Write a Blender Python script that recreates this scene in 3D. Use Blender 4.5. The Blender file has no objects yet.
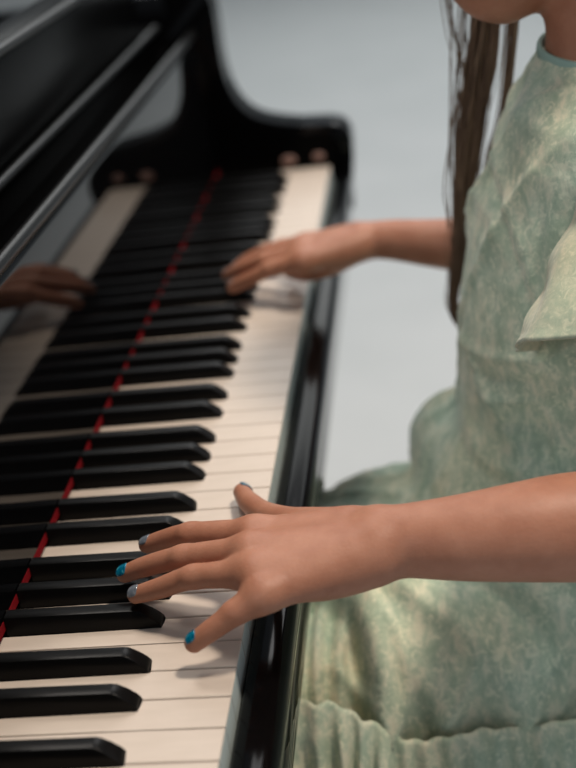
import bpy, bmesh, math, random
import numpy as np
from mathutils import Vector, Matrix
random.seed(7); rng = np.random.default_rng(7)
COL = bpy.context.scene.collection
H = 0.72            # height of the white key tops above the floor; meshes are written relative to it
PI = math.pi

# ------------------------------------------------------------------ materials
def mat(name, col, rough=.5, metal=0., coat=0., spec=.5, sss=0., sheen=0.):
    m = bpy.data.materials.new(name); m.use_nodes = True
    b = m.node_tree.nodes['Principled BSDF']
    b.inputs['Base Color'].default_value = (*col, 1); b.inputs['Roughness'].default_value = rough
    b.inputs['Metallic'].default_value = metal; b.inputs['Coat Weight'].default_value = coat
    b.inputs['Coat Roughness'].default_value = .03
    b.inputs['Specular IOR Level'].default_value = spec
    if sss:
        b.inputs['Subsurface Weight'].default_value = sss
        b.inputs['Subsurface Radius'].default_value = (1., .35, .2); b.inputs['Subsurface Scale'].default_value = .006
    if sheen:
        b.inputs['Sheen Weight'].default_value = sheen; b.inputs['Sheen Roughness'].default_value = .5
    return m
def nodes(m): return m.node_tree.nodes, m.node_tree.links, m.node_tree.nodes['Principled BSDF']
def noise_ramp(m, scale, stops, detail=4., rough=.6, distort=0., mapscale=None, coords='Object'):
    N, L, b = nodes(m)
    tc = N.new('ShaderNodeTexCoord'); mp = N.new('ShaderNodeMapping'); n = N.new('ShaderNodeTexNoise'); r = N.new('ShaderNodeValToRGB')
    if mapscale: mp.inputs['Scale'].default_value = mapscale
    n.inputs['Scale'].default_value = scale; n.inputs['Detail'].default_value = detail
    n.inputs['Roughness'].default_value = rough; n.inputs['Distortion'].default_value = distort
    L.new(tc.outputs[coords], mp.inputs['Vector']); L.new(mp.outputs['Vector'], n.inputs['Vector']); L.new(n.outputs['Fac'], r.inputs['Fac'])
    e = r.color_ramp.elements
    e[0].position, e[0].color = stops[0][0], (*stops[0][1], 1)
    e[1].position, e[1].color = stops[-1][0], (*stops[-1][1], 1)
    for p, c in stops[1:-1]:
        x = e.new(p); x.color = (*c, 1)
    return r, n, mp
def bump(m, scale, strength, dist, detail=3., mapscale=None, coords='Object'):
    N, L, b = nodes(m)
    tc = N.new('ShaderNodeTexCoord'); mp = N.new('ShaderNodeMapping'); n = N.new('ShaderNodeTexNoise'); u = N.new('ShaderNodeBump')
    if mapscale: mp.inputs['Scale'].default_value = mapscale
    n.inputs['Scale'].default_value = scale; n.inputs['Detail'].default_value = detail
    u.inputs['Strength'].default_value = strength; u.inputs['Distance'].default_value = dist
    L.new(tc.outputs[coords], mp.inputs['Vector']); L.new(mp.outputs['Vector'], n.inputs['Vector'])
    L.new(n.outputs['Fac'], u.inputs['Height']); L.new(u.outputs['Normal'], b.inputs['Normal'])

M_black = mat('polished black lacquer', (.002, .002, .0023), .03, spec=.16)
M_panel = mat('dull black desk panel', (.0015, .0015, .0016), .22, spec=.5)
M_slip = mat('black lacquer rail', (.002, .002, .0023), .13, spec=.12)
M_edge = mat('polished rounded edge', (.004, .004, .004), .33)
M_edge.node_tree.nodes['Principled BSDF'].inputs['IOR'].default_value = 1.38
M_satin = mat('satin black key', (.004, .004, .0042), .30, spec=.5)
for m_ in (M_satin, M_panel): m_.node_tree.nodes['Principled BSDF'].inputs['IOR'].default_value = 1.22
M_panel.node_tree.nodes['Principled BSDF'].inputs['IOR'].default_value = 1.08
M_white = mat('ivory white key', (.76, .66, .575), .34, spec=.45)
M_front = mat('key front with dress light tint', (.66, .76, .74), .35)  # whitish front; the teal paints in green light bounced off the dress
r, n, mp = noise_ramp(M_white, 40, [(.3, (.61, .525, .45)), (.7, (.655, .565, .49))], mapscale=(1, 6, 1))
N, L, b = nodes(M_white); L.new(r.outputs['Color'], b.inputs['Base Color'])
M_felt = mat('red felt', (.17, .003, .007), .9, spec=.1); bump(M_felt, 900, .5, .001)
M_copper = mat('dull copper', (.30, .19, .165), .4, metal=.6)
M_iron = mat('dark iron', (.02, .02, .02), .5)
M_floor = mat('pale floor', (.55, .585, .60), .45, spec=.4)
r, n, mp = noise_ramp(M_floor, 3, [(.3, (.53, .55, .55)), (.7, (.58, .595, .595))]); N, L, b = nodes(M_floor); L.new(r.outputs['Color'], b.inputs['Base Color'])
M_wall = mat('grey wall', (.47, .48, .48), .8)
M_leather = mat('black bench leather', (.012, .012, .012), .4); bump(M_leather, 400, .3, .0005)

M_skin = mat('child skin', (.52, .27, .19), .48, spec=.4, sss=.12)
r, n, mp = noise_ramp(M_skin, 45, [(.25, (.34, .137, .080)), (.55, (.41, .182, .112)), (.8, (.47, .225, .145))], detail=6, rough=.65)
N, L, b = nodes(M_skin); L.new(r.outputs['Color'], b.inputs['Base Color'])
bump(M_skin, 650, .35, .0006, detail=4)
M_lip = mat('lips', (.34, .12, .11), .4, sss=.1)
M_eye = mat('eye', (.06, .035, .02), .1)

def cloth_mat(name, dark, mid, light, scale=62):
    m = mat(name, mid, .85, sheen=.25, spec=.2)
    r1, n1, mp1 = noise_ramp(m, scale, [(.40, dark), (.5, mid), (.60, light)], detail=9, rough=.74, distort=.35, mapscale=(1.6, .8, .7))
    r2, n2, mp2 = noise_ramp(m, 9, [(.35, (.93, 1., .98)), (.65, (1.06, .97, .86))], detail=2)
    N, L, b = nodes(m)
    mx = N.new('ShaderNodeMix'); mx.data_type = 'RGBA'; mx.blend_type = 'MULTIPLY'; mx.inputs[0].default_value = 1.
    r3, n3, mp3 = noise_ramp(m, 150, [(.53, (0, 0, 0)), (.63, (.75, .75, .75))], detail=5, rough=.6, distort=1.2)
    fx = N.new('ShaderNodeMix'); fx.data_type = 'RGBA'; fx.inputs[7].default_value = (*[min(c*1.12, .8) for c in light], 1)
    L.new(r3.outputs['Color'], fx.inputs[0]); L.new(r1.outputs['Color'], fx.inputs[6])
    L.new(fx.outputs[2], mx.inputs[6]); L.new(r2.outputs['Color'], mx.inputs[7]); L.new(mx.outputs[2], b.inputs['Base Color'])
    bump(m, 160, .35, .0015, detail=6)
    return m
M_cloth = cloth_mat('sage washed cotton', (.36, .46, .365), (.455, .54, .435), (.65, .66, .54))
M_cloth2 = cloth_mat('sage washed cotton sleeve', (.36, .42, .325), (.44, .47, .36), (.54, .53, .41))
M_trim = mat('sage neckband', (.30, .42, .36), .85)

def nail_mat(name, a, bb, glit):
    m = mat(name, a, .18, spec=.6, coat=.6)
    r, n, mp = noise_ramp(m, 260, [(.42, a), (.55, bb), (.66, glit)], detail=3)
    N, L, b = nodes(m); L.new(r.outputs['Color'], b.inputs['Base Color'])
    return m
M_nail_blue = nail_mat('turquoise glitter polish', (.0, .10, .18), (.003, .17, .28), (.09, .40, .48))
M_nail_grey = nail_mat('grey polish', (.12, .14, .17), (.17, .19, .22), (.26, .27, .29))
M_nail_pale = nail_mat('pale blue polish', (.16, .28, .5), (.22, .34, .55), (.35, .45, .6))

M_hair = mat('brown hair', (.13, .075, .045), .5, spec=.25)
r, n, mp = noise_ramp(M_hair, 60, [(.3, (.11, .066, .045)), (.6, (.22, .14, .09)), (.85, (.42, .31, .21))], mapscale=(3, 3, .25))
N, L, b = nodes(M_hair); L.new(r.outputs['Color'], b.inputs['Base Color'])

# ------------------------------------------------------------------ helpers
def link(o, parent=None):
    COL.objects.link(o)
    if parent: o.parent = parent
    return o
def root(name, loc, label, cat, group=None):
    o = bpy.data.objects.new(name, None); o.empty_display_size = .05; link(o)
    o.location = loc; o['label'] = label; o['category'] = cat
    if group: o['group'] = group
    return o
def finish(name, me, m, parent=None, origin=(0, 0, 0), smooth=False, label=None):
    """me holds coordinates relative to (0,0,key level); origin in the same frame"""
    me.transform(Matrix.Translation(-Vector(origin)))
    for mm in (m if isinstance(m, (list, tuple)) else [m]): me.materials.append(mm)
    if smooth: me.shade_smooth()
    o = bpy.data.objects.new(name, me); link(o, parent)
    o.location = Vector(origin) + Vector((0, 0, H))
    if parent: o.location = o.location - parent.location if parent.parent is None else o.location - parent.location - parent.parent.location
    if label: o['label'] = label
    return o
def from_bm(bm, name):
    bmesh.ops.recalc_face_normals(bm, faces=bm.faces)
    me = bpy.data.meshes.new(name); bm.to_mesh(me); bm.free(); return me
def prism(poly, axis, a, c, bevel=0., seg=2, bm=None, bevel_filter=None):
    """extrude a 2-D polygon along axis ('y': poly is (x,z); 'z': poly is (x,y)) from a to c"""
    bm = bm or bmesh.new()
    def V(p, t): return (p[0], t, p[1]) if axis == 'y' else ((p[0], p[1], t) if axis == 'z' else (t, p[0], p[1]))
    v0 = [bm.verts.new(V(p, a)) for p in poly]; v1 = [bm.verts.new(V(p, c)) for p in poly]
    n = len(poly); fs = [bm.faces.new(v0), bm.faces.new(v1)]
    for i in range(n): fs.append(bm.faces.new((v0[i], v0[(i+1) % n], v1[(i+1) % n], v1[i])))
    if bevel:
        es = {e for f in fs for e in f.edges}
        if bevel_filter: es = [e for e in es if bevel_filter(e)]
        bmesh.ops.bevel(bm, geom=list(es), offset=bevel, segments=seg, profile=.5, affect='EDGES', clamp_overlap=True)
    return bm
def box(x0, x1, y0, y1, z0, z1, bevel=0., seg=2, bm=None):
    return prism([(x0, y0), (x1, y0), (x1, y1), (x0, y1)], 'z', z0, z1, bevel, seg, bm)
def mesh_np(name, V, F):
    me = bpy.data.meshes.new(name); me.from_pydata([tuple(v) for v in V], [], [tuple(int(i) for i in f) for f in F]); me.validate(); me.update(); return me
def sharp_smooth(o, ang=40):
    me = o.data; me.shade_smooth(); me.set_sharp_from_angle(angle=math.radians(ang))

# ------------------------------------------------------------------ signed distance modelling
def cr(pts, n=6):   # Catmull-Rom through an open profile
    out = []
    P = [pts[0]] + list(pts) + [pts[-1]]
    for i in range(1, len(P)-2):
        for t in range(n):
            t /= n; a, b_, c, d = [np.array(P[i+j]) for j in (-1, 0, 1, 2)]
            out.append(tuple(.5*((2*b_) + (-a+c)*t + (2*a-5*b_+4*c-d)*t*t + (-a+3*b_-3*c+d)*t**3)))
    out.append(tuple(pts[-1])); return out
def sweep(fld, pts):
    c = np.array(cr(pts, 10))
    for a, b_ in zip(c[:-1], c[1:]): fld.cone(a[:3], b_[:3], a[3], b_[3], 0)
class Field:
    def __init__(s, lo, hi, h):
        s.lo = np.array(lo, float); s.h = h
        s.n = np.ceil((np.array(hi) - s.lo) / h).astype(int) + 1
        s.d = np.full(tuple(s.n), .03, np.float32)
    def sub(s, lo, hi):
        a = np.maximum(((np.array(lo) - s.lo) / s.h).astype(int), 0); c = np.minimum(((np.array(hi) - s.lo) / s.h).astype(int) + 2, s.n)
        if (c <= a).any(): return None, None
        sl = tuple(slice(x, y) for x, y in zip(a, c))
        g = [(s.lo[i] + s.h * np.arange(a[i], c[i])).astype(np.float32) for i in range(3)]
        return sl, (g[0][:, None, None], g[1][None, :, None], g[2][None, None, :])
    def put(s, lo, hi, fn, k, pad=.03):
        sl, g = s.sub(np.array(lo) - pad, np.array(hi) + pad)
        if sl is None: return
        d = fn(*g); a = s.d[sl]
        if k > 0:
            h = np.clip(k - np.abs(a - d), 0, None) / k
            s.d[sl] = np.minimum(a, d) - h * h * k * .25
        else: s.d[sl] = np.minimum(a, d)
    def cone(s, p, q, r0, r1, k=.004, sc=(1, 1, 1)):
        """tapered capsule; sc squashes its section along the axes"""
        p = np.array(p, float); q = np.array(q, float); sc = np.array(sc, float)
        P, Q = p / sc, q / sc; D = Q - P; LL = float(D @ D) + 1e-12
        def fn(x, y, z):
            X, Y, Z = x / sc[0] - P[0], y / sc[1] - P[1], z / sc[2] - P[2]
            t = np.clip((X * D[0] + Y * D[1] + Z * D[2]) / LL, 0, 1)
            d = np.sqrt((X - t * D[0])**2 + (Y - t * D[1])**2 + (Z - t * D[2])**2) - (r0 + (r1 - r0) * t)
            return (d * min(sc)).astype(np.float32)
        R = max(r0, r1) * max(sc)
        s.put(np.minimum(p, q) - R, np.maximum(p, q) + R, fn, k)
    def chain(s, pts, k=.003, sc=(1, 1, 1)):
        for a, c in zip(pts[:-1], pts[1:]): s.cone(a[:3], c[:3], a[3], c[3], k, sc)
    def ball(s, p, r, k=.004):
        p = np.array(p, float); r = np.array(r if hasattr(r, '__len__') else (r, r, r), float)
        def fn(x, y, z):
            q = np.sqrt(((x - p[0]) / r[0])**2 + ((y - p[1]) / r[1])**2 + ((z - p[2]) / r[2])**2)
            return ((q - 1) * r.min()).astype(np.float32)
        s.put(p - r, p + r, fn, k)
    def merge(s, o, k):
        h = np.clip(k - np.abs(s.d - o.d), 0, None) / k if k > 0 else 0
        s.d = np.minimum(s.d, o.d) - h * h * k * .25
    def mesh(s):
        """naive surface nets"""
        d = s.d; ins = d < 0
        nx, ny, nz = d.shape
        c = np.zeros((nx-1, ny-1, nz-1), np.int8)
        for i in (0, 1):
            for j in (0, 1):
                for k in (0, 1): c += ins[i:nx-1+i, j:ny-1+j, k:nz-1+k]
        act = np.argwhere((c > 0) & (c < 8)); idx = -np.ones(c.shape, np.int64); idx[tuple(act.T)] = np.arange(len(act))
        acc = np.zeros((len(act), 3)); cnt = np.zeros(len(act))
        cor = [(i, j, k) for i in (0, 1) for j in (0, 1) for k in (0, 1)]
        for a in cor:
            for ax in range(3):
                if a[ax]: continue
                e = list(a); e[ax] = 1
                da = d[act[:, 0]+a[0], act[:, 1]+a[1], act[:, 2]+a[2]]; db = d[act[:, 0]+e[0], act[:, 1]+e[1], act[:, 2]+e[2]]
                m = (da < 0) != (db < 0)
                t = np.where(m, da / np.where(m, da - db, 1), 0)
                pt = np.array(a, float)[None] + t[:, None] * (np.array(e) - np.array(a))[None]
                acc += np.where(m[:, None], pt, 0); cnt += m
        V = s.lo + s.h * (act + acc / cnt[:, None])
        F = []
        for ax in range(3):
            a0 = [slice(1, -1)] * 3; a0[ax] = slice(0, -1); a1 = list(a0); a1[ax] = slice(1, None)
            A, B = ins[tuple(a0)], ins[tuple(a1)]
            w = np.argwhere(A != B); off = np.array([1, 1, 1]); off[ax] = 0; flip = A[tuple(w.T)]; w = w + off
            u, v = [(1, 2), (2, 0), (0, 1)][ax]
            eu = np.eye(3, dtype=int)[u]; ev = np.eye(3, dtype=int)[v]
            q = [w - eu - ev, w - ev, w, w - eu]
            I = np.stack([idx[tuple(x.T)] for x in q], 1)
            I[~flip] = I[~flip][:, ::-1]
            F.append(I[(I >= 0).all(1)])
        return V, np.concatenate(F)
def merge_vf(parts):
    V = []; F = []; o = 0
    for v, f in parts: V.append(v); F.append(np.asarray(f) + o); o += len(v)
    return np.concatenate(V), np.concatenate(F)
def fast_mesh(name, V, F):
    me = bpy.data.meshes.new(name); me.vertices.add(len(V)); me.vertices.foreach_set('co', np.asarray(V, np.float32).ravel())
    nf = len(F); me.loops.add(nf*4); me.polygons.add(nf)
    me.polygons.foreach_set('loop_start', np.arange(0, nf*4, 4, dtype=np.int32)); me.polygons.foreach_set('loop_total', np.full(nf, 4, np.int32))
    me.loops.foreach_set('vertex_index', np.asarray(F, np.int32).ravel()); me.update(calc_edges=True); me.validate(); return me
def smooth_vf(V, F, it=2, lam=.5):
    E = np.concatenate([F[:, [0, 1]], F[:, [1, 2]], F[:, [2, 3]], F[:, [3, 0]]]); n = len(V)
    deg = np.bincount(E.ravel(), minlength=n).astype(float)
    for _ in range(it):
        for l in (lam, -lam*1.02):
            S = np.stack([np.bincount(E[:, 0], V[E[:, 1], a], n) + np.bincount(E[:, 1], V[E[:, 0], a], n) for a in range(3)], 1)
            V = V + l * (S / deg[:, None] - V)
    return V
def normals(V, F):
    N_ = np.cross(V[F[:, 2]] - V[F[:, 0]], V[F[:, 3]] - V[F[:, 1]]); out = np.zeros_like(V)
    for i in range(4): np.add.at(out, F[:, i], N_)
    return out / (np.linalg.norm(out, axis=1)[:, None] + 1e-12)
_perm = rng.random((64, 64, 64))
def vnoise(P):
    """smooth value noise, -1..1"""
    i = np.floor(P).astype(int); f = P - i; f = f*f*(3-2*f); r = 0
    for a in (0, 1):
        for b_ in (0, 1):
            for c in (0, 1):
                w_ = (f[:, 0] if a else 1-f[:, 0]) * (f[:, 1] if b_ else 1-f[:, 1]) * (f[:, 2] if c else 1-f[:, 2])
                r = r + w_ * _perm[(i[:, 0]+a) % 64, (i[:, 1]+b_) % 64, (i[:, 2]+c) % 64]
    return r*2-1
def ridge(P):   # thin creases
    return 1 - 2*np.abs(vnoise(P))

# ------------------------------------------------------------------ piano
W = .0235; KY0 = -9*W; KY1 = 43*W
XF = -.1440
piano = root('grand_piano', (-.6, .4, 0), 'polished black grand piano with open fallboard, seen along its keyboard from the bass end', 'piano')
BO = {1: -.0035, 2: .0035, 4: -.0035, 5: 0., 6: .0035}
def black_c(k): return k*W + BO[k % 7] if k % 7 in BO else None
for k in range(-9, 43):
    y0, y1 = k*W + .0004, (k+1)*W - .0004
    t0, t1 = y0, y1
    c0, c1 = black_c(k), black_c(k+1)
    if c0 is not None and k > -9: t0 = c0 + .0062
    if c1 is not None and k < 42: t1 = c1 - .0062
    pol = [(0, y0), (0, y1), (-.0490, y1)]
    if t1 != y1: pol.append((-.0490, t1))
    pol += [(-.1475, t1), (-.1475, t0)]
    if t0 != y0: pol.append((-.0490, t0))
    pol.append((-.0490, y0))
    bm = prism(pol, 'z', -.020, 0, .0007, 2, bevel_filter=lambda e: all(abs(v.co.z) < 1e-6 for v in e.verts))
    me = from_bm(bm, 'white_key')
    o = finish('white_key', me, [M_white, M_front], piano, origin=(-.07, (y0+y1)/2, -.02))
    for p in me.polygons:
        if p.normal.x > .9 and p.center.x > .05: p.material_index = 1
def black_mesh(yc):
    prof = [(XF, .0), (XF, .0122), (-.0635, .0120), (-.0605, .0113), (-.0560, .0078), (-.0515, .0036), (-.0500, .0020), (-.0497, .0)]
    bm = bmesh.new(); L0 = []; L1 = []
    for x, z in prof:
        hw = .0054 - z*.09
        L0.append(bm.verts.new((x, yc-hw, z))); L1.append(bm.verts.new((x, yc+hw, z)))
    bm.faces.new(L0); bm.faces.new(L1)
    for i in range(len(prof)):
        j = (i+1) % len(prof); bm.faces.new((L0[i], L0[j], L1[j], L1[i]))
    es = [e for e in bm.edges if all(v.co.z > .002 for v in e.verts) and (e.verts[0].co.y > yc) == (e.verts[1].co.y > yc)]
    bmesh.ops.bevel(bm, geom=es, offset=.0007, segments=2, profile=.5, affect='EDGES', clamp_overlap=True)
    box(XF, -.0497, yc-.0054, yc+.0054, -.012, .0001, bm=bm)
    return from_bm(bm, 'black_key')
for k in range(-8, 43):
    c = black_c(k)
    if c is None: continue
    o = finish('black_key', black_mesh(c), M_satin, piano, origin=(-.1, c, -.01)); sharp_smooth(o, 35)
# felt
finish('name_felt', from_bm(box(-.1475, XF-.0004, KY0, KY1, .0040, .0098), 'name_felt'), M_felt, piano, origin=(-.146, .4, 0), label='thin red felt strip behind the keys')
# key slip and key bed
sl = [(.0022, -.060), (.0022, -.0145), (.0035, -.0128), (.0110, -.0115), (.0190, -.0120), (.0225, -.0136), (.0250, -.0165), (.0262, -.0215), (.0255, -.0300), (.0205, -.050), (.0180, -.060)]
o = finish('key_slip', from_bm(prism(sl, 'y', KY0-.0005, KY1+.0005), 'key_slip'), M_slip, piano, origin=(.01, .4, -.06)); sharp_smooth(o, 50)
o = finish('key_bed', from_bm(box(-.62, .018, KY0-.06, KY1+.052, -.095, -.0605, .003, 2), 'key_bed'), M_black, piano, origin=(-.2, .4, -.1)); sharp_smooth(o)
finish('key_frame', from_bm(box(-.16, -.004, KY0, KY1, -.0603, -.0215), 'key_frame'), M_iron, piano, origin=(-.1, .4, -.06))
# fallboard: gently hollow face, rounded top
fb = [(-.1446, .0105), (-.1448, .03), (-.1451, .06), (-.1453, .09), (-.1455, .12), (-.1456, .150), (-.1457, .170), (-.1461, .1745), (-.1470, .1765), (-.1485, .1770), (-.1505, .1765), (-.1515, .1740), (-.1520, .170), (-.156, .0105)]
o = finish('fallboard', from_bm(prism(cr(fb), 'y', KY0+.0005, KY1-.0005), 'fallboard'), M_black, piano, origin=(-.15, .4, 0)); sharp_smooth(o, 60)
ed = [(-.1480+.0050*math.cos(a), .1830+.0056*math.sin(a)) for a in np.linspace(0, 2*PI, 20, endpoint=False)]
o = finish('fallboard_edge', from_bm(prism(ed, 'y', KY0+.0005, KY1-.0005), 'fallboard_edge'), M_edge, piano, origin=(-.144, .4, .18)); sharp_smooth(o, 50)
# music shelf, its lip, folded desk
bm = box(-.43, -.1535, KY0+.0005, KY1-.0005, .150, .172)
o = finish('music_shelf', from_bm(bm, 'music_shelf'), M_panel, piano, origin=(-.3, .4, .15))
lp = [(-.430, .1722), (-.430, .200), (-.1875, .2045), (-.1845, .2035), (-.1835, .200), (-.1835, .1722)]
o = finish('desk_tray', from_bm(prism(lp, 'y', -.10, .965, .0015, 2), 'desk_tray'), M_panel, piano, origin=(-.3, .4, .17)); sharp_smooth(o, 40)
dk = [(-.196, .2052), (-.186, .2052), (-.1835, .2800), (-.1850, .2865), (-.1895, .2880), (-.1930, .2860)]
dk = [(-.204, .2050), (-.1865, .2050), (-.1850, .2800), (-.1865, .2845), (-.1900, .2870), (-.2050, .2930), (-.2080, .2900)]
o = finish('music_desk', from_bm(prism(dk, 'y', -.02, .90, .0012, 2), 'music_desk'), M_panel, piano, origin=(-.25, .4, .2)); sharp_smooth(o, 40)
for nm, x, z, y0, y1, r_ in (('tray_edge', -.1822, .2015, -.10, .965, .0042), ('desk_edge', -.1848, .2830, -.02, .90, .0042)):
    pf = [(x+r_*math.cos(a), z+r_*math.sin(a)) for a in np.linspace(0, 2*PI, 16, endpoint=False)]
    o = finish(nm, from_bm(prism(pf, 'y', y0, y1), nm), M_edge, piano, origin=(x, .4, z)); sharp_smooth(o, 50)
# arms with cheek blocks
arm = [(.0240, -.060), (.0250, -.030), (.0290, -.005), (.0310, .010), (.0315, .028)]
arm += [(.0315-.025*(1-math.cos(a)), .028+.025*math.sin(a)) for a in np.linspace(.15, PI/2, 9)]
arm += cr([(-.035, .0560), (-.073, .0650), (-.098, .0800), (-.1135, .1070), (-.1190, .142), (-.1190, .190), (-.1205, .215), (-.126, .228), (-.138, .233)], 4)
arm += [(-.44, .233), (-.44, -.060)]
for nm, a, c in (('treble_arm', KY1+.0028, KY1+.052), ('bass_arm', KY0-.0595, KY0-.0015)):
    bm = prism(arm, 'y', a, c)
    es = [e for e in bm.edges if abs(e.verts[0].co.y - e.verts[1].co.y) < 1e-6 and min(e.verts[0].co.z, e.verts[1].co.z) > -.059]
    bmesh.ops.bevel(bm, geom=es, offset=.011, segments=5, profile=.5, affect='EDGES', clamp_overlap=True)
    o = finish('piano_arm', from_bm(bm, nm), M_black, piano, origin=(-.2, (a+c)/2, -.06)); sharp_smooth(o, 50)
cb = [(-.1385, -.02), (.016, -.02), (.018, .020), (.012, .036), (.0, .0425), (-.035, .0440), (-.073, .0535), (-.100, .067), (-.122, .097), (-.130, .135), (-.1380, .16)]
o = finish('cheek_block', from_bm(prism(cb, 'y', KY1+.0006, KY1+.0027), 'cheek_block'), M_panel, piano, origin=(-.06, KY1, 0))
for x, z, r_ in ((-.0135, .0135, .0080), (-.052, .0125, .0098)):  # two flattened copper-coloured ovals on the cheek block face
    bm = bmesh.new(); bmesh.ops.create_uvsphere(bm, u_segments=24, v_segments=12, radius=1)
    bmesh.ops.transform(bm, matrix=Matrix.Translation((x, KY1+.0006, z)) @ Matrix.Diagonal((r_, .0022, r_*.62, 1)), verts=bm.verts)
    finish('block_oval', from_bm(bm, 'block_oval'), M_copper, piano, origin=(x, KY1, z), smooth=True, label='small dull copper-coloured oval above the highest keys')
# case, lid, legs
ya, yb = KY0-.0595, KY1+.052
out = [(-.441, ya), (-1.75, ya), (-1.95, ya+.10), (-2.02, ya+.27), (-1.98, ya+.45), (-1.80, ya+.60), (-1.5, ya+.72), (-1.2, ya+.86), (-.98, yb-.10), (-.80, yb-.01), (-.65, yb), (-.441, yb)]
def cr2(p): return [p[0]] + cr(p[1:-1], 5) + [p[-1]]
o = finish('case', from_bm(prism(cr2(out), 'z', -.095, .205, .003, 2), 'case'), M_black, piano, origin=(-1.1, .4, -.1)); sharp_smooth(o, 40)
lid = [(-.4405, ya-.004)] + [(x-.006, y + (.004 if y > .4 else -.004)) for x, y in out[1:-1]] + [(-.4405, yb+.004)]
o = finish('lid', from_bm(prism(cr2(lid), 'z', .2055, .228, .003, 2), 'lid'), M_black, piano, origin=(-1.1, .4, .2)); sharp_smooth(o, 40)
for x, y in ((-.30, KY0+.03), (-.30, KY1-.03), (-1.72, ya+.42)):
    bm = bmesh.new()
    for (z0, z1, s0, s1) in ((-.0955, -.16, .065, .06), (-.16, -.64, .048, .032), (-.64, -.665, .042, .042)):
        v = [[bm.verts.new((x+a*s, y+c*s, z)) for a, c in ((-1, -1), (1, -1), (1, 1), (-1, 1))] for z, s in ((z0, s0), (z1, s1))]
        bm.faces.new(v[0]); bm.faces.new(v[1])
        for i in range(4): bm.faces.new((v[0][i], v[0][(i+1) % 4], v[1][(i+1) % 4], v[1][i]))
    lg = finish('leg', from_bm(bm, 'leg'), M_black, piano, origin=(x, y, -.665))
    bm = bmesh.new(); bmesh.ops.create_cone(bm, cap_ends=True, segments=24, radius1=.027, radius2=.027, depth=.02)
    bmesh.ops.transform(bm, matrix=Matrix.Translation((x, y, -.6925)) @ Matrix.Rotation(PI/2, 4, 'X'), verts=bm.verts)
    finish('caster', from_bm(bm, 'caster'), M_copper, lg, origin=(x, y, -.72), label='brass coloured caster')

# ------------------------------------------------------------------ piano bench (under the dress)
bench = root('piano_bench', (.32, .38, 0), 'small black padded piano bench hidden under the dress', 'bench')
o = finish('seat', from_bm(box(.16, .44, .235, .565, -.318, -.2665, .012, 3), 'seat'), M_leather, bench, origin=(.30, .4, -.3)); sharp_smooth(o)
for x in (.20, .40):
    for y in (.275, .525):
        finish('leg', from_bm(box(x-.02, x+.02, y-.02, y+.02, -.72, -.3182, .002), 'leg'), M_black, bench, origin=(x, y, -.72))

# ------------------------------------------------------------------ the child
child = root('person', (.25, .40, 0), 'child in a sage green dress with painted nails, both hands on the piano keys', 'person')
def hand(fld, wrist, fingers, meta_r, thumb, k=.014, pads=()):
    palm = Field.__new__(Field); palm.lo, palm.h, palm.n = fld.lo, fld.h, fld.n; palm.d = np.full(tuple(fld.n), .03, np.float32)
    for f, (w0, r_) in zip(fingers, meta_r):
        palm.cone(w0, f[0][:3], r_, f[0][3]*1.10, k)
    for p in pads: palm.ball(*p, k=.01)
    F_ = Field.__new__(Field); F_.lo, F_.h, F_.n = fld.lo, fld.h, fld.n; F_.d = np.full(tuple(fld.n), .03, np.float32)
    for f in fingers:
        one = Field.__new__(Field); one.lo, one.h, one.n = fld.lo, fld.h, fld.n; one.d = np.full(tuple(fld.n), .03, np.float32)
        sweep(one, f)
        one.ball(np.array(f[1][:3]) + (0, 0, .0007), np.array((1.25, 1., .92))*f[1][3], .003)      # knuckle
        F_.merge(one, .0016)
    palm.merge(F_, .009)
    one = Field.__new__(Field); one.lo, one.h, one.n = fld.lo, fld.h, fld.n; one.d = np.full(tuple(fld.n), .03, np.float32)
    sweep(one, thumb)
    palm.merge(one, .010)
    fld.merge(palm, .008)

L_idx = [(*(0.0095, 0.1118, 0.0440), .0086), (*(-0.0319, 0.1272, 0.0360), .0070), (*(-0.0537, 0.1379, 0.0260), .0062), (*(-0.0657, 0.1418, 0.0205), .0052)]
L_mid = [(*(0.0108, 0.0891, 0.0470), .0090), (*(-0.0319, 0.1020, 0.0370), .0071), (*(-0.0581, 0.1097, 0.0270), .0063), (*(-0.0740, 0.1136, 0.0195), .0053)]
L_rng = [(*(0.0149, 0.0705, 0.0450), .0088), (*(-0.0231, 0.0829, 0.0360), .0070), (*(-0.0463, 0.0883, 0.0260), .0062), (*(-0.0629, 0.0925, 0.0190), .0052)]
L_pnk = [(*(0.0203, 0.0555, 0.0410), .0080), (*(0.0053, 0.0498, 0.0350), .0068), (*(-0.0106, 0.0462, 0.0260), .0061), (*(-0.0206, 0.0455, 0.0190), .0054)]
L_thb = [(*(0.0647, 0.1124, 0.0400), .0130), (*(0.0333, 0.1313, 0.0340), .0110), (*(0.0087, 0.1646, 0.0220), .0080), (*(-0.0073, 0.1931, 0.0140), .0072), (*(-0.0162, 0.2158, 0.0090), .0060)]
fl = Field((-.10, .02, -.02), (.27, .25, .10), .001)
sweep(fl, [(*(0.0873, 0.0950, 0.0440), .0198), (*(0.1052, 0.0940, 0.0440), .0214), (*(0.1329, 0.0953, 0.0430), .0245), (*(0.1661, 0.0989, 0.0420), .0282), (*(0.1916, 0.1030, 0.0400), .0306), (*(0.2323, 0.1063, 0.0360), .0325), (*(0.2529, 0.1019, 0.0340), .0325)])
metaL = [((0.0781, 0.1076, 0.0450), .0122), ((0.0797, 0.0929, 0.0460), .0130), ((0.0796, 0.0841, 0.0440), .0125), ((0.0782, 0.0814, 0.0400), .0115)]
hand(fl, None, [L_idx, L_mid, L_rng, L_pnk], metaL, L_thb, pads=[((0.0427, 0.0791, 0.0320), (.028, .012, .011)), ((0.0456, 0.1233, 0.0320), (.024, .013, .011))])
VL, FL = fl.mesh()
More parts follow.
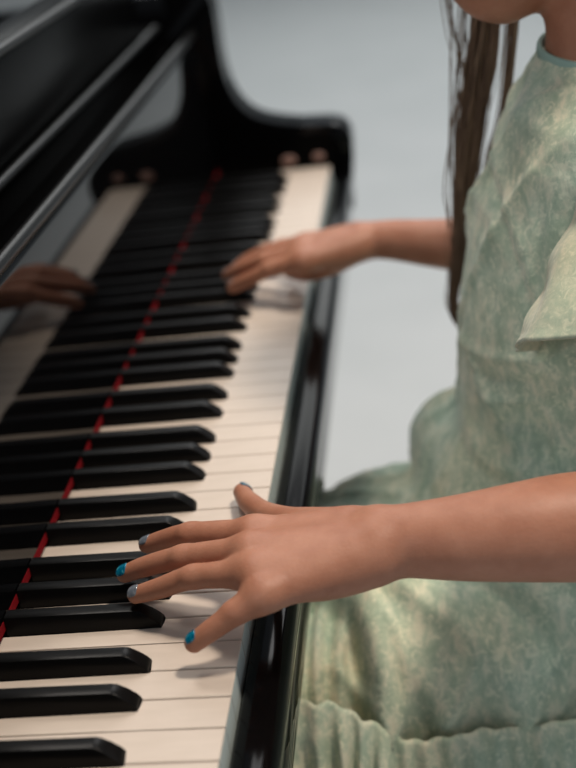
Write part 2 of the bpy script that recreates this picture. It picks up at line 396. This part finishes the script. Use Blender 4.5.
R_idx = [(*(0.0065, 0.5468, 0.0460), .0092), (*(-0.0253, 0.5580, 0.0380), .0075), (*(-0.0507, 0.5669, 0.0260), .0068), (*(-0.0680, 0.5782, 0.0160), .0060)]
R_mid = [(*(0.0035, 0.5655, 0.0480), .0092), (*(-0.0318, 0.5725, 0.0420), .0075), (*(-0.0566, 0.5840, 0.0320), .0068), (*(-0.0755, 0.6023, 0.0195), .0060)]
R_rng = [(*(0.0016, 0.5873, 0.0460), .0090), (*(-0.0304, 0.5961, 0.0420), .0073), (*(-0.0520, 0.6041, 0.0330), .0066), (*(-0.0670, 0.6097, 0.0230), .0060)]
R_pnk = [(*(0.0027, 0.6143, 0.0400), .0082), (*(-0.0221, 0.6237, 0.0360), .0066), (*(-0.0379, 0.6329, 0.0290), .0060), (*(-0.0495, 0.6378, 0.0220), .0055)]
R_thb = [(*(0.0471, 0.5774, 0.0440), .0125), (*(0.0318, 0.5661, 0.0360), .0115), (*(0.0090, 0.5772, 0.0240), .0085), (*(-0.0044, 0.5932, 0.0180), .0075), (*(-0.0163, 0.6115, 0.0130), .0064)]
fr = Field((-.11, .48, -.02), (.24, .70, .10), .0013)
sweep(fr, [(*(0.0642, 0.5832, 0.0480), .0170), (*(0.0893, 0.5761, 0.0480), .0188), (*(0.1210, 0.5619, 0.0470), .0215), (*(0.1493, 0.5515, 0.0460), .0240), (*(0.1822, 0.5426, 0.0440), .027), (*(0.2163, 0.5363, 0.0400), .030)])
metaR = [((0.0551, 0.5698, 0.0460), .0125), ((0.0534, 0.5781, 0.0500), .0135), ((0.0525, 0.5976, 0.0480), .0130), ((0.0529, 0.6226, 0.0420), .0115)]
hand(fr, None, [R_idx, R_mid, R_rng, R_pnk], metaR, R_thb, pads=[((0.0270, 0.5857, 0.0360), (.026, .012, .010))])
VR, FR = fr.mesh()
# trunk, head, upper arms and legs (mostly under the dress)
fb_ = Field((-.18, .04, -.74), (.46, .66, .52), .0045)
fb_.cone((.262, .40, .05), (.262, .395, .15), .078, .082, .03, (1, 1.25, 1))
fb_.cone((.275, .40, -.13), (.262, .40, .05), .085, .078, .03, (1, 1.2, 1))
fb_.cone((.258, .33, .175), (.258, .47, .175), .042, .042, .03)
fb_.cone((.262, .395, .17), (.2600, .39, .31), .043, .037, .03)
E_L = (0.2529, 0.1019, 0.0340); E_R = (.31, .565, .03)
fb_.cone((.262, .315, .178), E_L, .040, .033, .02); fb_.cone(E_L, (0.2045, 0.1020, 0.0390), .0320, .0315, .015)
fb_.cone((.262, .485, .178), E_R, .040, .033, .02); fb_.cone(E_R, (0.2074, 0.5334, 0.0420), .033, .028, .015)
for y, yk in ((.325, .275), (.465, .405)):
    fb_.cone((.27, y, -.195), (-.075, yk, -.205), .064, .050, .03)
    fb_.cone((-.075, yk, -.205), (-.04, yk, -.64), .048, .030, .02)
    fb_.cone((-.04, yk, -.67), (-.14, yk, -.690), .033, .024, .015)
# head bent forward over the keys
hc = np.array((.208, .388, .370)); tilt = math.radians(28)
def hd(f, s, u):   # forward (towards the piano), sideways, up - in the tilted head
    return (hc[0] - f*math.cos(tilt) - u*math.sin(tilt)*.6, hc[1] + s, hc[2] + u*math.cos(tilt) - f*math.sin(tilt))
fh = Field((.10, .28, .20), (.36, .50, .50), .0022)
fh.ball(hd(-.01, 0, .03), (.090, .074, .086), .01); fh.ball(hd(.032, 0, -.02), (.050, .050, .062), .03)
fh.cone(hd(.045, 0, -.068), hd(.052, 0, -.060), .0185, .020, .022)
fh.cone(hd(.046, -.012, -.066), hd(-.02, -.045, -.035), .014, .012, .02); fh.cone(hd(.046, .012, -.066), hd(-.02, .045, -.035), .014, .012, .02)
fh.cone(hd(.078, 0, .020), hd(.094, 0, -.012), .006, .0095, .008); fh.ball(hd(.088, -.008, -.014), .0065, .005); fh.ball(hd(.088, .008, -.014), .0065, .005)
fh.cone(hd(.078, -.012, -.031), hd(.078, .012, -.031), .0058, .0058, .006); fh.cone(hd(.075, -.010, -.041), hd(.075, .010, -.041), .0062, .0062, .006)
for s in (-1, 1):
    fh.cone(hd(.066, .028*s, .018), hd(.066, .032*s, .018), .013, .013, .006); fh.cone(hd(-.012, .074*s, .012), hd(-.008, .073*s, -.014), .011, .008, .004, (1, .5, 1))
fh.cone((.2615, .391, .225), (.256, .388, .33), .0500, .037, .02)
VB, FB = fb_.mesh(); VH, FH = fh.mesh()
V, F = merge_vf([(smooth_vf(VL, FL, 2), FL), (smooth_vf(VR, FR, 2), FR), (VB, FB), (VH, FH)])
body = finish('body', fast_mesh('body', V, F), M_skin, child, origin=(.25, .40, -.72), smooth=True)
for s in (-1, 1):
    bm = bmesh.new(); bmesh.ops.create_uvsphere(bm, u_segments=20, v_segments=12, radius=.0115)
    p = hd(.0705, .029*s, .0165); bmesh.ops.translate(bm, vec=p, verts=bm.verts)
    finish('eye', from_bm(bm, 'eye'), M_eye, child, origin=p, smooth=True)
# nails
def nail(f, m, wid, ln, up=(0, 0, 1), shift=0., off=.0, label=None):
    a = Vector(f[-2][:3]); c = Vector(f[-1][:3]); d = (c-a).normalized(); r_ = f[-1][3]
    u = Vector(up); u = (u - d*u.dot(d)).normalized(); s = d.cross(u)
    bm = bmesh.new(); G = []
    nu, nv = 12, 9
    for th in (0, 1):
        rows = []
        for i in range(nu):
            t = i/(nu-1)*2-1; row = []
            for j in range(nv):
                q = (j/(nv-1)*2-1) * math.sqrt(max(1-abs(t)**3.2, .02))
                ang = q*wid/r_
                rr = r_*1.03 + off + (.00055 if th else -.0010) - .0009*max(0, t)**2 + .0002
                p = c + d*(t*ln + shift) + (u*math.cos(ang) + s*math.sin(ang))*rr
                # follow the curve of the fingertip
                x = t*ln + shift
                if x > 0: p -= (u*math.cos(ang))*(r_ - math.sqrt(max(r_*r_ - x*x*.55, 0)))
                row.append(bm.verts.new(p))
            rows.append(row)
        for i in range(nu-1):
            for j in range(nv-1): bm.faces.new((rows[i][j], rows[i+1][j], rows[i+1][j+1], rows[i][j+1]))
        G.append(rows)
    A, B = G
    ring = lambda R: [R[0][j] for j in range(nv)] + [R[i][nv-1] for i in range(1, nu)] + [R[nu-1][j] for j in range(nv-2, -1, -1)] + [R[i][0] for i in range(nu-2, 0, -1)]
    ra, rb = ring(A), ring(B)
    for i in range(len(ra)): bm.faces.new((ra[i], ra[(i+1) % len(ra)], rb[(i+1) % len(ra)], rb[i]))
    o = finish('fingernail', from_bm(bm, 'fingernail'), m, child, origin=tuple(c), smooth=True, label=label)
nail(L_idx, M_nail_grey, .0042, .0044, (-.2, -.1, 1), -.0012, label='grey polished fingernail')
nail(L_mid, M_nail_blue, .0044, .0048, (-.2, -.35, 1), -.0012, label='turquoise glitter fingernail')
nail(L_rng, M_nail_grey, .0042, .0044, (-.2, -.35, 1), -.0012, label='grey polished fingernail')
nail(L_pnk, M_nail_blue, .0036, .0042, (0, -.2, 1), -.0022, label='turquoise glitter fingernail')
nail(L_thb, M_nail_blue, .0048, .0048, (1, -.5, .9), -.0004, label='turquoise glitter fingernail')
nail(R_thb, M_nail_pale, .0050, .0050, (-.2, -.7, .8), .0, label='pale blue thumbnail')
for f in (R_idx, R_mid, R_rng, R_pnk): nail(f, M_nail_grey, .0042, .0042, (0, 0, 1), .001)

# ------------------------------------------------------------------ dress
D = Field((-.18, .10, -.30), (.47, .68, .30), .0032)
def ell_chain(rows):     # rows: z, x front, x back, half width, y centre
    zs = np.array([r_[0] for r_ in rows]); 
    def fn(x, y, z):
        zz = z.ravel(); xf = np.interp(zz, zs, [r_[1] for r_ in rows]); xb = np.interp(zz, zs, [r_[2] for r_ in rows]); hw = np.interp(zz, zs, [r_[3] for r_ in rows]); yc = np.interp(zz, zs, [r_[4] for r_ in rows])
        cx = ((xf+xb)/2)[None, None, :]; rx = ((xb-xf)/2)[None, None, :]; ry = hw[None, None, :]; yc = yc[None, None, :]
        q = np.sqrt(((x-cx)/rx)**2 + ((y-yc)/ry)**2)
        d = (q-1)*np.minimum(rx, ry)
        d = np.maximum(d, np.maximum(zs[0]-z, z-zs[-1]))
        return d.astype(np.float32)
    D.put((.05, .15, rows[0][0]), (.45, .6, rows[-1][0]), fn, .03)
rows = [(-.22, .080, .40, .190, .39), (-.15, .095, .395, .175, .39), (-.11, .103, .39, .165, .39), (-.08, .112, .385, .155, .39), (-.05, .134, .375, .142, .39), (-.02, .140, .37, .136, .39), (.02, .140, .365, .134, .39),
        (.06, .143, .36, .132, .39), (.10, .151, .35, .130, .39), (.14, .162, .345, .128, .39), (.18, .176, .34, .122, .39), (.205, .187, .335, .112, .39), (.220, .198, .33, .088, .39), (.232, .205, .32, .064, .39), (.241, .2095, .315, .054, .39)]
ell_chain(rows)
D.ball((.139, .455, -.098), (.045, .06, .036), .03)
D.cone((.262, .325, .172), (.262, .455, .172), .050, .050, .02)
# lap
D.chain([(.29, .300, -.195, .086), (.13, .285, -.195, .082), (-.01, .262, -.202, .088), (-.075, .268, -.206, .085)], .03)
D.chain([(.29, .470, -.200, .080), (.06, .440, -.207, .066), (-.06, .388, -.214, .060)], .03)
D.cone((.30, .39, -.195), (-.04, .35, -.215), .088, .070, .05)
D.cone((.30, .40, -.24), (.16, .39, -.24), .10, .09, .06, (1, 1.6, 1))
zz = (D.lo[2] + D.h*np.arange(D.n[2])).astype(np.float32)
D.d = np.maximum(D.d, (-.2655 - zz)[None, None, :])
VD, FD = D.mesh(); VD = smooth_vf(VD, FD, 4)
keep = None
nd = normals(VD, FD)
# creases
P = VD
upper = np.clip((P[:, 2]+.10)/.05, 0, 1)
lowr = 1-upper
Q1 = np.stack([P[:, 0]*9 + P[:, 2]*7, P[:, 1]*10, P[:, 2]*4 - P[:, 0]*3], 1)
amp = .0035*vnoise(Q1*1.4+5) + .0016*ridge(Q1*2.6+11)
# long diagonal folds over the lap, running from the hip towards the knee
ca, sa = math.cos(.55), math.sin(.55)
u_ = P[:, 0]*ca - (P[:, 1]-.2)*sa*0 + P[:, 2]*.4; v_ = P[:, 1]*.9 + P[:, 0]*.55 - P[:, 2]*.8
Q2 = np.stack([u_*4+3, v_*17, np.zeros(len(P))+.5], 1)
crease = lambda q: np.clip(ridge(q), 0, 1)**3
a2 = .0060*vnoise(Q2) + .0090*crease(Q2*1.25+7) + .0060*crease(Q2*2.1+19)
tors = .0045*crease(np.stack([P[:, 0]*6 + P[:, 1]*3 + 2, P[:, 1]*16 + P[:, 2]*8, P[:, 2]*3], 1)) + .0030*crease(np.stack([P[:, 0]*12 - P[:, 2]*14, P[:, 1]*5, P[:, 2]*9 + P[:, 0]*12 + 4], 1))
# hollow with upright gathers at the near knee
q_ = np.sqrt(((P[:, 0]+.005)/.066)**2 + ((P[:, 1]-.190)/.100)**2)
ins_ = np.clip((1.0-q_)/.13, 0, 1); ins_ = ins_*ins_*(3-2*ins_); top_ = P[:, 2] > -.26
rim_ = np.exp(-((q_-1.10)/.10)**2)
hol = (-.026*ins_ + .0050*ins_*np.sin(P[:, 0]*2*PI/.0175+.6) + .0050*rim_)*top_
def seg(U, V_, a, c, w_):
    a = np.array(a); c = np.array(c); L_ = c-a; t = ((U-a[0])*L_[0] + (V_-a[1])*L_[1])/(L_@L_)
    d_ = np.hypot(U-a[0]-np.clip(t, 0, 1)*L_[0], V_-a[1]-np.clip(t, 0, 1)*L_[1]); e_ = np.clip(np.minimum(t, 1-t)/.25+.4, 0, 1)
    return np.exp(-(d_/w_)**2)*e_
fold = 0
for a, c, w_, am in (((0.0642, 0.2675, -0.1150), (0.2107, 0.1623, -0.1150), 0.0085, 0.0085), ((0.1311, 0.2611, -0.1150), (0.2212, 0.1889, -0.1150), 0.006, -0.007), ((0.1529, 0.2591, -0.1150), (0.2310, 0.2094, -0.1150), 0.007, 0.006), ((0.0295, 0.2095, -0.1150), (0.1311, 0.1360, -0.1150), 0.005, 0.005), ((0.0934, 0.2043, -0.1150), (0.1882, 0.1370, -0.1150), 0.007, 0.006), ((0.0758, 0.2057, -0.1150), (0.1564, 0.1335, -0.1150), 0.006, -0.004), ((0.0361, 0.3065, -0.1150), (0.0940, 0.2500, -0.1150), 0.007, 0.005), ):
    fold = fold + am*seg(P[:, 0], P[:, 1], a[:2], c[:2], w_)*np.clip((P[:, 2]+.22)/.04, 0, 1)
tf = 0
for a, c, w_, am in (((0.1662, 0.2700, 0.1750), (0.1858, 0.2700, 0.0916), 0.0032, -0.0045), ((0.1726, 0.2700, 0.1777), (0.1943, 0.2700, 0.0923), 0.004, 0.003), ((0.1989, 0.2700, 0.1649), (0.1898, 0.2700, 0.0927), 0.003, -0.003), ((0.1401, 0.2700, 0.0371), (0.1932, 0.2700, 0.0614), 0.0035, 0.0045), ((0.1460, 0.2700, 0.0224), (0.1960, 0.2700, 0.0475), 0.003, -0.004), ((0.1499, 0.2700, 0.0077), (0.2124, 0.2700, 0.0399), 0.004, 0.0045), ((0.1582, 0.2700, -0.0059), (0.2126, 0.2700, 0.0213), 0.003, -0.004), ((0.1384, 0.2700, 0.0435), (0.1635, 0.2700, 0.0033), 0.004, 0.004), ((0.1727, 0.2700, -0.0219), (0.2122, 0.2700, 0.0071), 0.004, 0.004), ((0.1935, 0.2700, -0.0236), (0.1957, 0.2700, 0.0006), 0.003, -0.003), ):
    tf = tf + am*seg(P[:, 0], P[:, 2], (a[0], a[2]), (c[0], c[2]), w_)*(P[:, 1] < .38)
dist = .65*tf + lowr*fold + upper*(amp*.8 + tors) + lowr*(a2*(1-ins_) + hol) + .0007*vnoise(P*90)
VD = VD + nd*dist[:, None]
dress = finish('dress', fast_mesh('dress', VD, FD), M_cloth, child, origin=(.25, .40, -.36), smooth=True)
# neckband
def tube_ring(cx, cy, z, rx, ry, rt, rh, tiltx=0., n=72, m_=10):
    V = []; F = []
    for i in range(n):
        a = 2*PI*i/n; c_, s_ = math.cos(a), math.sin(a)
        for j in range(m_):
            b_ = 2*PI*j/m_
            rr = rt*math.cos(b_)
            V.append((cx+(rx+rr)*c_, cy+(ry+rr)*s_, z+rh*math.sin(b_)- .008*max(0., -s_)+.004*max(0., s_)))
    for i in range(n):
        for j in range(m_): F.append((i*m_+j, ((i+1) % n)*m_+j, ((i+1) % n)*m_+(j+1) % m_, i*m_+(j+1) % m_))
    return np.array(V), np.array(F)
V, F = tube_ring(.2600, .39, .2425, .0510, .0535, .0022, .0056, .0)
finish('neckband', fast_mesh('neckband', V, F), M_trim, dress, origin=(.262, .39, .24), smooth=True, label='smooth pale green neckband')
# flounce sleeves
def sleeve(c0, c1, r0, r1, sgn, m):
    c0, c1 = Vector(c0), Vector(c1); ax = (c1-c0).normalized()
    e1 = Vector((1, 0, 0)); e1 = (e1 - ax*e1.dot(ax)).normalized(); e2 = ax.cross(e1)
    nu, nv = 44, 220; V = []; F = []
    for i in range(nu):
        t = i/(nu-1)
        rr = r0 + (r1-r0)*(t**1.25)
        for j in range(nv):
            a = 2*PI*j/nv
            wv = t*t*(.0030*math.sin(5*a+1.3) + .0016*math.sin(12*a+2*t)) + .0016*math.sin(3*a+9*t) + .0012*math.sin(17*t+2*a)
            edge = 0
            p = c0 + (c1-c0)*(t + .008*t*math.sin(4*a)) + (e1*math.cos(a)+e2*math.sin(a))*(rr+wv+edge)
            if t > .955: p += (e1*math.cos(a)+e2*math.sin(a))*.0010
            V.append(tuple(p))
    for i in range(nu-1):
        for j in range(nv): F.append((i*nv+j, i*nv+(j+1) % nv, (i+1)*nv+(j+1) % nv, (i+1)*nv+j))
    V = np.array(V); F = np.array(F)
    Vn = normals(V, F); V = V + Vn*(.0022*vnoise(V*np.array((30, 30, 70))))[:, None]
    o = finish('sleeve', fast_mesh('sleeve', V, F), m, dress, origin=tuple(c0), smooth=True, label='loose pale flounced sleeve')
    md = o.modifiers.new('cloth thickness', 'SOLIDIFY'); md.thickness = .0016
sleeve((.262, .272, .188), (.258, .222, .094), .040, .0905, -1, M_cloth2)
sleeve((.268, .482, .192), (.272, .552, .098), .050, .080, 1, M_cloth2)
# hem flounce gathered under the lap
def hem():
    ctrl = [(.385, .24), (.30, .184), (.20, .186), (.144, .182), (.108, .176), (.072, .176), (.04, .182), (0, .184), (-.06, .190), (-.125, .215), (-.150, .29), (-.146, .36), (-.138, .42), (-.09, .448), (0, .468), (.07, .500), (.15, .545), (.30, .575), (.385, .53), (.41, .40)]
    pts = cr(ctrl + [ctrl[0]], 40); pts = np.array(pts); d = np.diff(pts, axis=0); s = np.concatenate([[0], np.cumsum(np.linalg.norm(d, axis=1))])
    n = 900; si = np.linspace(0, s[-1], n, endpoint=False); X = np.interp(si, s, pts[:, 0]); Y = np.interp(si, s, pts[:, 1])
    tx = np.roll(X, -1)-np.roll(X, 1); ty = np.roll(Y, -1)-np.roll(Y, 1); l = np.hypot(tx, ty); nx, ny = -ty/l, tx/l
    if ((X-X.mean())*nx + (Y-Y.mean())*ny).mean() < 0: nx, ny = -nx, -ny
    nu = 46; V = []
    ph = np.cumsum(.9 + .5*vnoise(np.stack([si*14, si*0, si*0], 1)))/n*2*PI*85
    z0 = -.180 + .030*np.clip((.075-X)/.05, 0, 1)
    for i in range(nu):
        t = i/(nu-1)
        A = (.0010 + .0100*t) * (1 + .9*np.clip((.10-X)/.06, 0, 1)) 
        off = -.002 + .055*t**.8 + A*np.sin(ph) + .007*t*vnoise(np.stack([si*22+9, si*0+t*2.5, si*0+3], 1)) + .003*vnoise(np.stack([si*70, si*0+t*7, si*0], 1))
        far = (Y > .33) | (X < -.08)
        off = np.where(far, off*.3, off)
        V.append(np.stack([X+nx*off, Y+ny*off, z0 - .155*t + .004*vnoise(np.stack([si*30, si*0+1, si*0], 1))*t], 1))
    V = np.concatenate(V); F = []
    for i in range(nu-1):
        j = np.arange(n); F.append(np.stack([i*n+j, i*n+(j+1) % n, (i+1)*n+(j+1) % n, (i+1)*n+j], 1))
    return V, np.concatenate(F)
V, F = hem()
o = finish('hem_flounce', fast_mesh('hem_flounce', V, F), M_cloth, dress, origin=(.25, .4, -.36), smooth=True, label='gathered ruffle along the hem')
md = o.modifiers.new('cloth thickness', 'SOLIDIFY'); md.thickness = .0015

# ------------------------------------------------------------------ hair
def strand_mesh(strands, seg=5):
    V = []; F = []
    for pts, r_ in strands:
        pts = np.array(pts, float); n = len(pts); base = len(V)
        T = np.gradient(pts, axis=0); T /= np.linalg.norm(T, axis=1)[:, None]
        a = np.cross(T, (0.3, 1, .1)); a /= np.linalg.norm(a, axis=1)[:, None]; b_ = np.cross(T, a)
        for i in range(n):
            t = i/(n-1); rr = r_*(1-.75*t**3)
            for j in range(seg):
                an = 2*PI*j/seg; V.append(pts[i] + rr*(a[i]*math.cos(an)+b_[i]*math.sin(an)))
        for i in range(n-1):
            for j in range(seg): F.append((base+i*seg+j, base+i*seg+(j+1) % seg, base+(i+1)*seg+(j+1) % seg, base+(i+1)*seg+j))
    return np.array(V), np.array(F)
def spline(ctrl, n=22): 
    c = cr(ctrl, 8); c = np.array(c); s = np.linspace(0, len(c)-1, n); return np.stack([np.interp(s, np.arange(len(c)), c[:, i]) for i in range(3)], 1)
S = []
def lock(ctrl, n, w0, w1, r_=.0007, wy=.5):
    for _ in range(n):
        a = rng.normal(0, .45); b_ = rng.normal(0, .45); g = rng.normal(0, .12, (len(ctrl), 3))*w0
        c = []
        for i, p in enumerate(ctrl):
            t = i/(len(ctrl)-1); w_ = w0+(w1-w0)*t
            c.append((p[0]+a*w_+g[i][0], p[1]+b_*w_*wy+g[i][1], p[2]+g[i][2]*.3))
        S.append((spline(c), r_*rng.uniform(.6, 1.3)))
lock([(.200, .462, .40), (.186, .470, .33), (.179, .470, .27), (.170, .468, .22), (.160, .468, .17), (.152, .468, .12), (.149, .468, .07), (.150, .466, .03)], 210, .016, .008, .00065)
lock([(.200, .462, .40), (.186, .470, .33), (.178, .470, .26), (.168, .468, .20), (.155, .468, .14), (.147, .468, .085), (.140, .470, .050), (.1365, .470, .028), (.139, .470, .010), (.146, .470, -.002)], 80, .012, .0035, .0006)
lock([(.205, .462, .38), (.200, .460, .31), (.199, .460, .27), (.195, .460, .23), (.186, .460, .18), (.176, .46, .15), (.168, .46, .11)], 38, .006, .005, .0006)
lock([(.18, .46, .37), (.152, .46, .30), (.151, .46, .262), (.155, .46, .235), (.160, .46, .20)], 7, .004, .006, .0005)
lock([(.18, .47, .36), (.158, .47, .27), (.150, .47, .18), (.142, .47, .10), (.145, .47, .05)], 5, .008, .006, .0004)
# hair over the crown, swept back and down both sides
for i in range(900):
    th = rng.uniform(-PI/2, PI/2); s0 = math.sin(th)
    c = []
    for t in np.linspace(0, 1, 6):
        an = -1.0 + t*2.9      # from the forehead over the crown to the nape
        f = math.cos(an+PI/2)*-1
        c.append(hd(-.012 - .098*math.sin(an*1.0)*(1-.25*abs(s0)), .081*s0 + rng.normal(0, .001), .034 + .096*math.cos(an)*(1-.35*s0*s0) - .02*abs(s0)))
    S.append((spline(c, 14), .0013))
for s in (-1, ):
    for i in range(220):
        y = .388 + s*rng.uniform(.02, .078)
        S.append((spline([(.30+rng.normal(0, .01), y, .38), (.335+rng.normal(0, .008), y, .30), (.352+rng.normal(0, .008), y, .20), (.366+rng.normal(0, .008), y, .08), (.372, y, -.01)], 18), .0011))
V, F = strand_mesh(S)
finish('hair', fast_mesh('hair', V, F), M_hair, child, origin=(.25, .40, .3), smooth=True, label='long straight brown hair hanging beside the chest')

# ------------------------------------------------------------------ room
def structure(name, bm, m):
    me = from_bm(bm, name); me.transform(Matrix.Translation((0, 0, -H))); o = finish(name, me, m, None); o['kind'] = 'structure'; return o
structure('floor', box(-4.2, 4.2, -3, 9, -.05, 0), M_floor)
structure('wall_far', box(-4.2, 4.2, 9, 9.1, 0, 3), M_wall)
structure('wall_left', box(-4.3, -4.2, -3, 9.1, 0, 3), M_wall)
structure('baseboard_far', box(-4.2, 4.2, 8.98, 9, 0, .12, .004), M_wall)

# ------------------------------------------------------------------ light
def area(name, loc, target, size, energy, col=(1, 1, 1), size_y=None):
    l = bpy.data.lights.new(name, 'AREA'); l.energy = energy; l.color = col; l.size = size
    if size_y: l.shape = 'RECTANGLE'; l.size_y = size_y
    o = bpy.data.objects.new(name, l); link(o); o.location = loc
    o.rotation_euler = (Vector(target)-Vector(loc)).to_track_quat('-Z', 'Y').to_euler(); return o
area('ceiling_lamp', (.85, .15, 2.9), (.1, .3, .72), .24, 40, (1., .87, .73))
area('ceiling_lamp', (-.5, 1.1, 2.9), (0, .3, .72), .5, 15, (1., .92, .84))
area('unseen_side_light', (3.6, 3.2, 2.3), (0, 1.2, .4), 2.2, 38, (.97, .99, 1.), 1.8)  # unseen soft light from the far right; no window is modelled
area('unseen_side_light', (-1.6, -2.4, 2.3), (.2, .4, .6), 1.8, 22, (.95, .98, 1.), 1.4)  # added fill from behind the camera to lighten the torso, not a window
area('added_floor_fill', (.3, 2.6, 2.95), (.2, 1.9, 0), 1.2, 24, (1, .98, .97))  # added overhead fill brightening the near floor, no fixture
area('added_floor_fill', (.3, 5.6, 2.95), (.2, 5.6, 0), 3., 52, (.98, 1, .97))  # added wide fill that lifts the distant floor, no fixture
w = bpy.data.worlds.new('world'); bpy.context.scene.world = w; w.use_nodes = True
w.node_tree.nodes['Background'].inputs[0].default_value = (.80, .90, 1., 1); w.node_tree.nodes['Background'].inputs[1].default_value = .27

# ------------------------------------------------------------------ camera
cam = bpy.data.cameras.new('camera'); co = bpy.data.objects.new('camera', cam); link(co)
cam.sensor_fit = 'VERTICAL'; cam.sensor_height = 36; cam.sensor_width = 24; cam.lens = 55.4412
co.matrix_world = Matrix([[0.987434, 0.080916, 0.135746, 0.129117], [0.085177, 0.451023, -0.888439, -0.459801], [-0.133113, 0.888837, 0.438463, 1.140828], [0.0, 0.0, 0.0, 1.0]])
cam.dof.use_dof = True; cam.dof.focus_distance = .705; cam.dof.aperture_fstop = 4.0
cam.clip_start = .01
sc = bpy.context.scene; sc.camera = co
sc.view_settings.view_transform = 'Standard'; sc.view_settings.look = 'None'; sc.view_settings.exposure = 0.; sc.view_settings.gamma = 1; sc.view_settings.use_curve_mapping = False
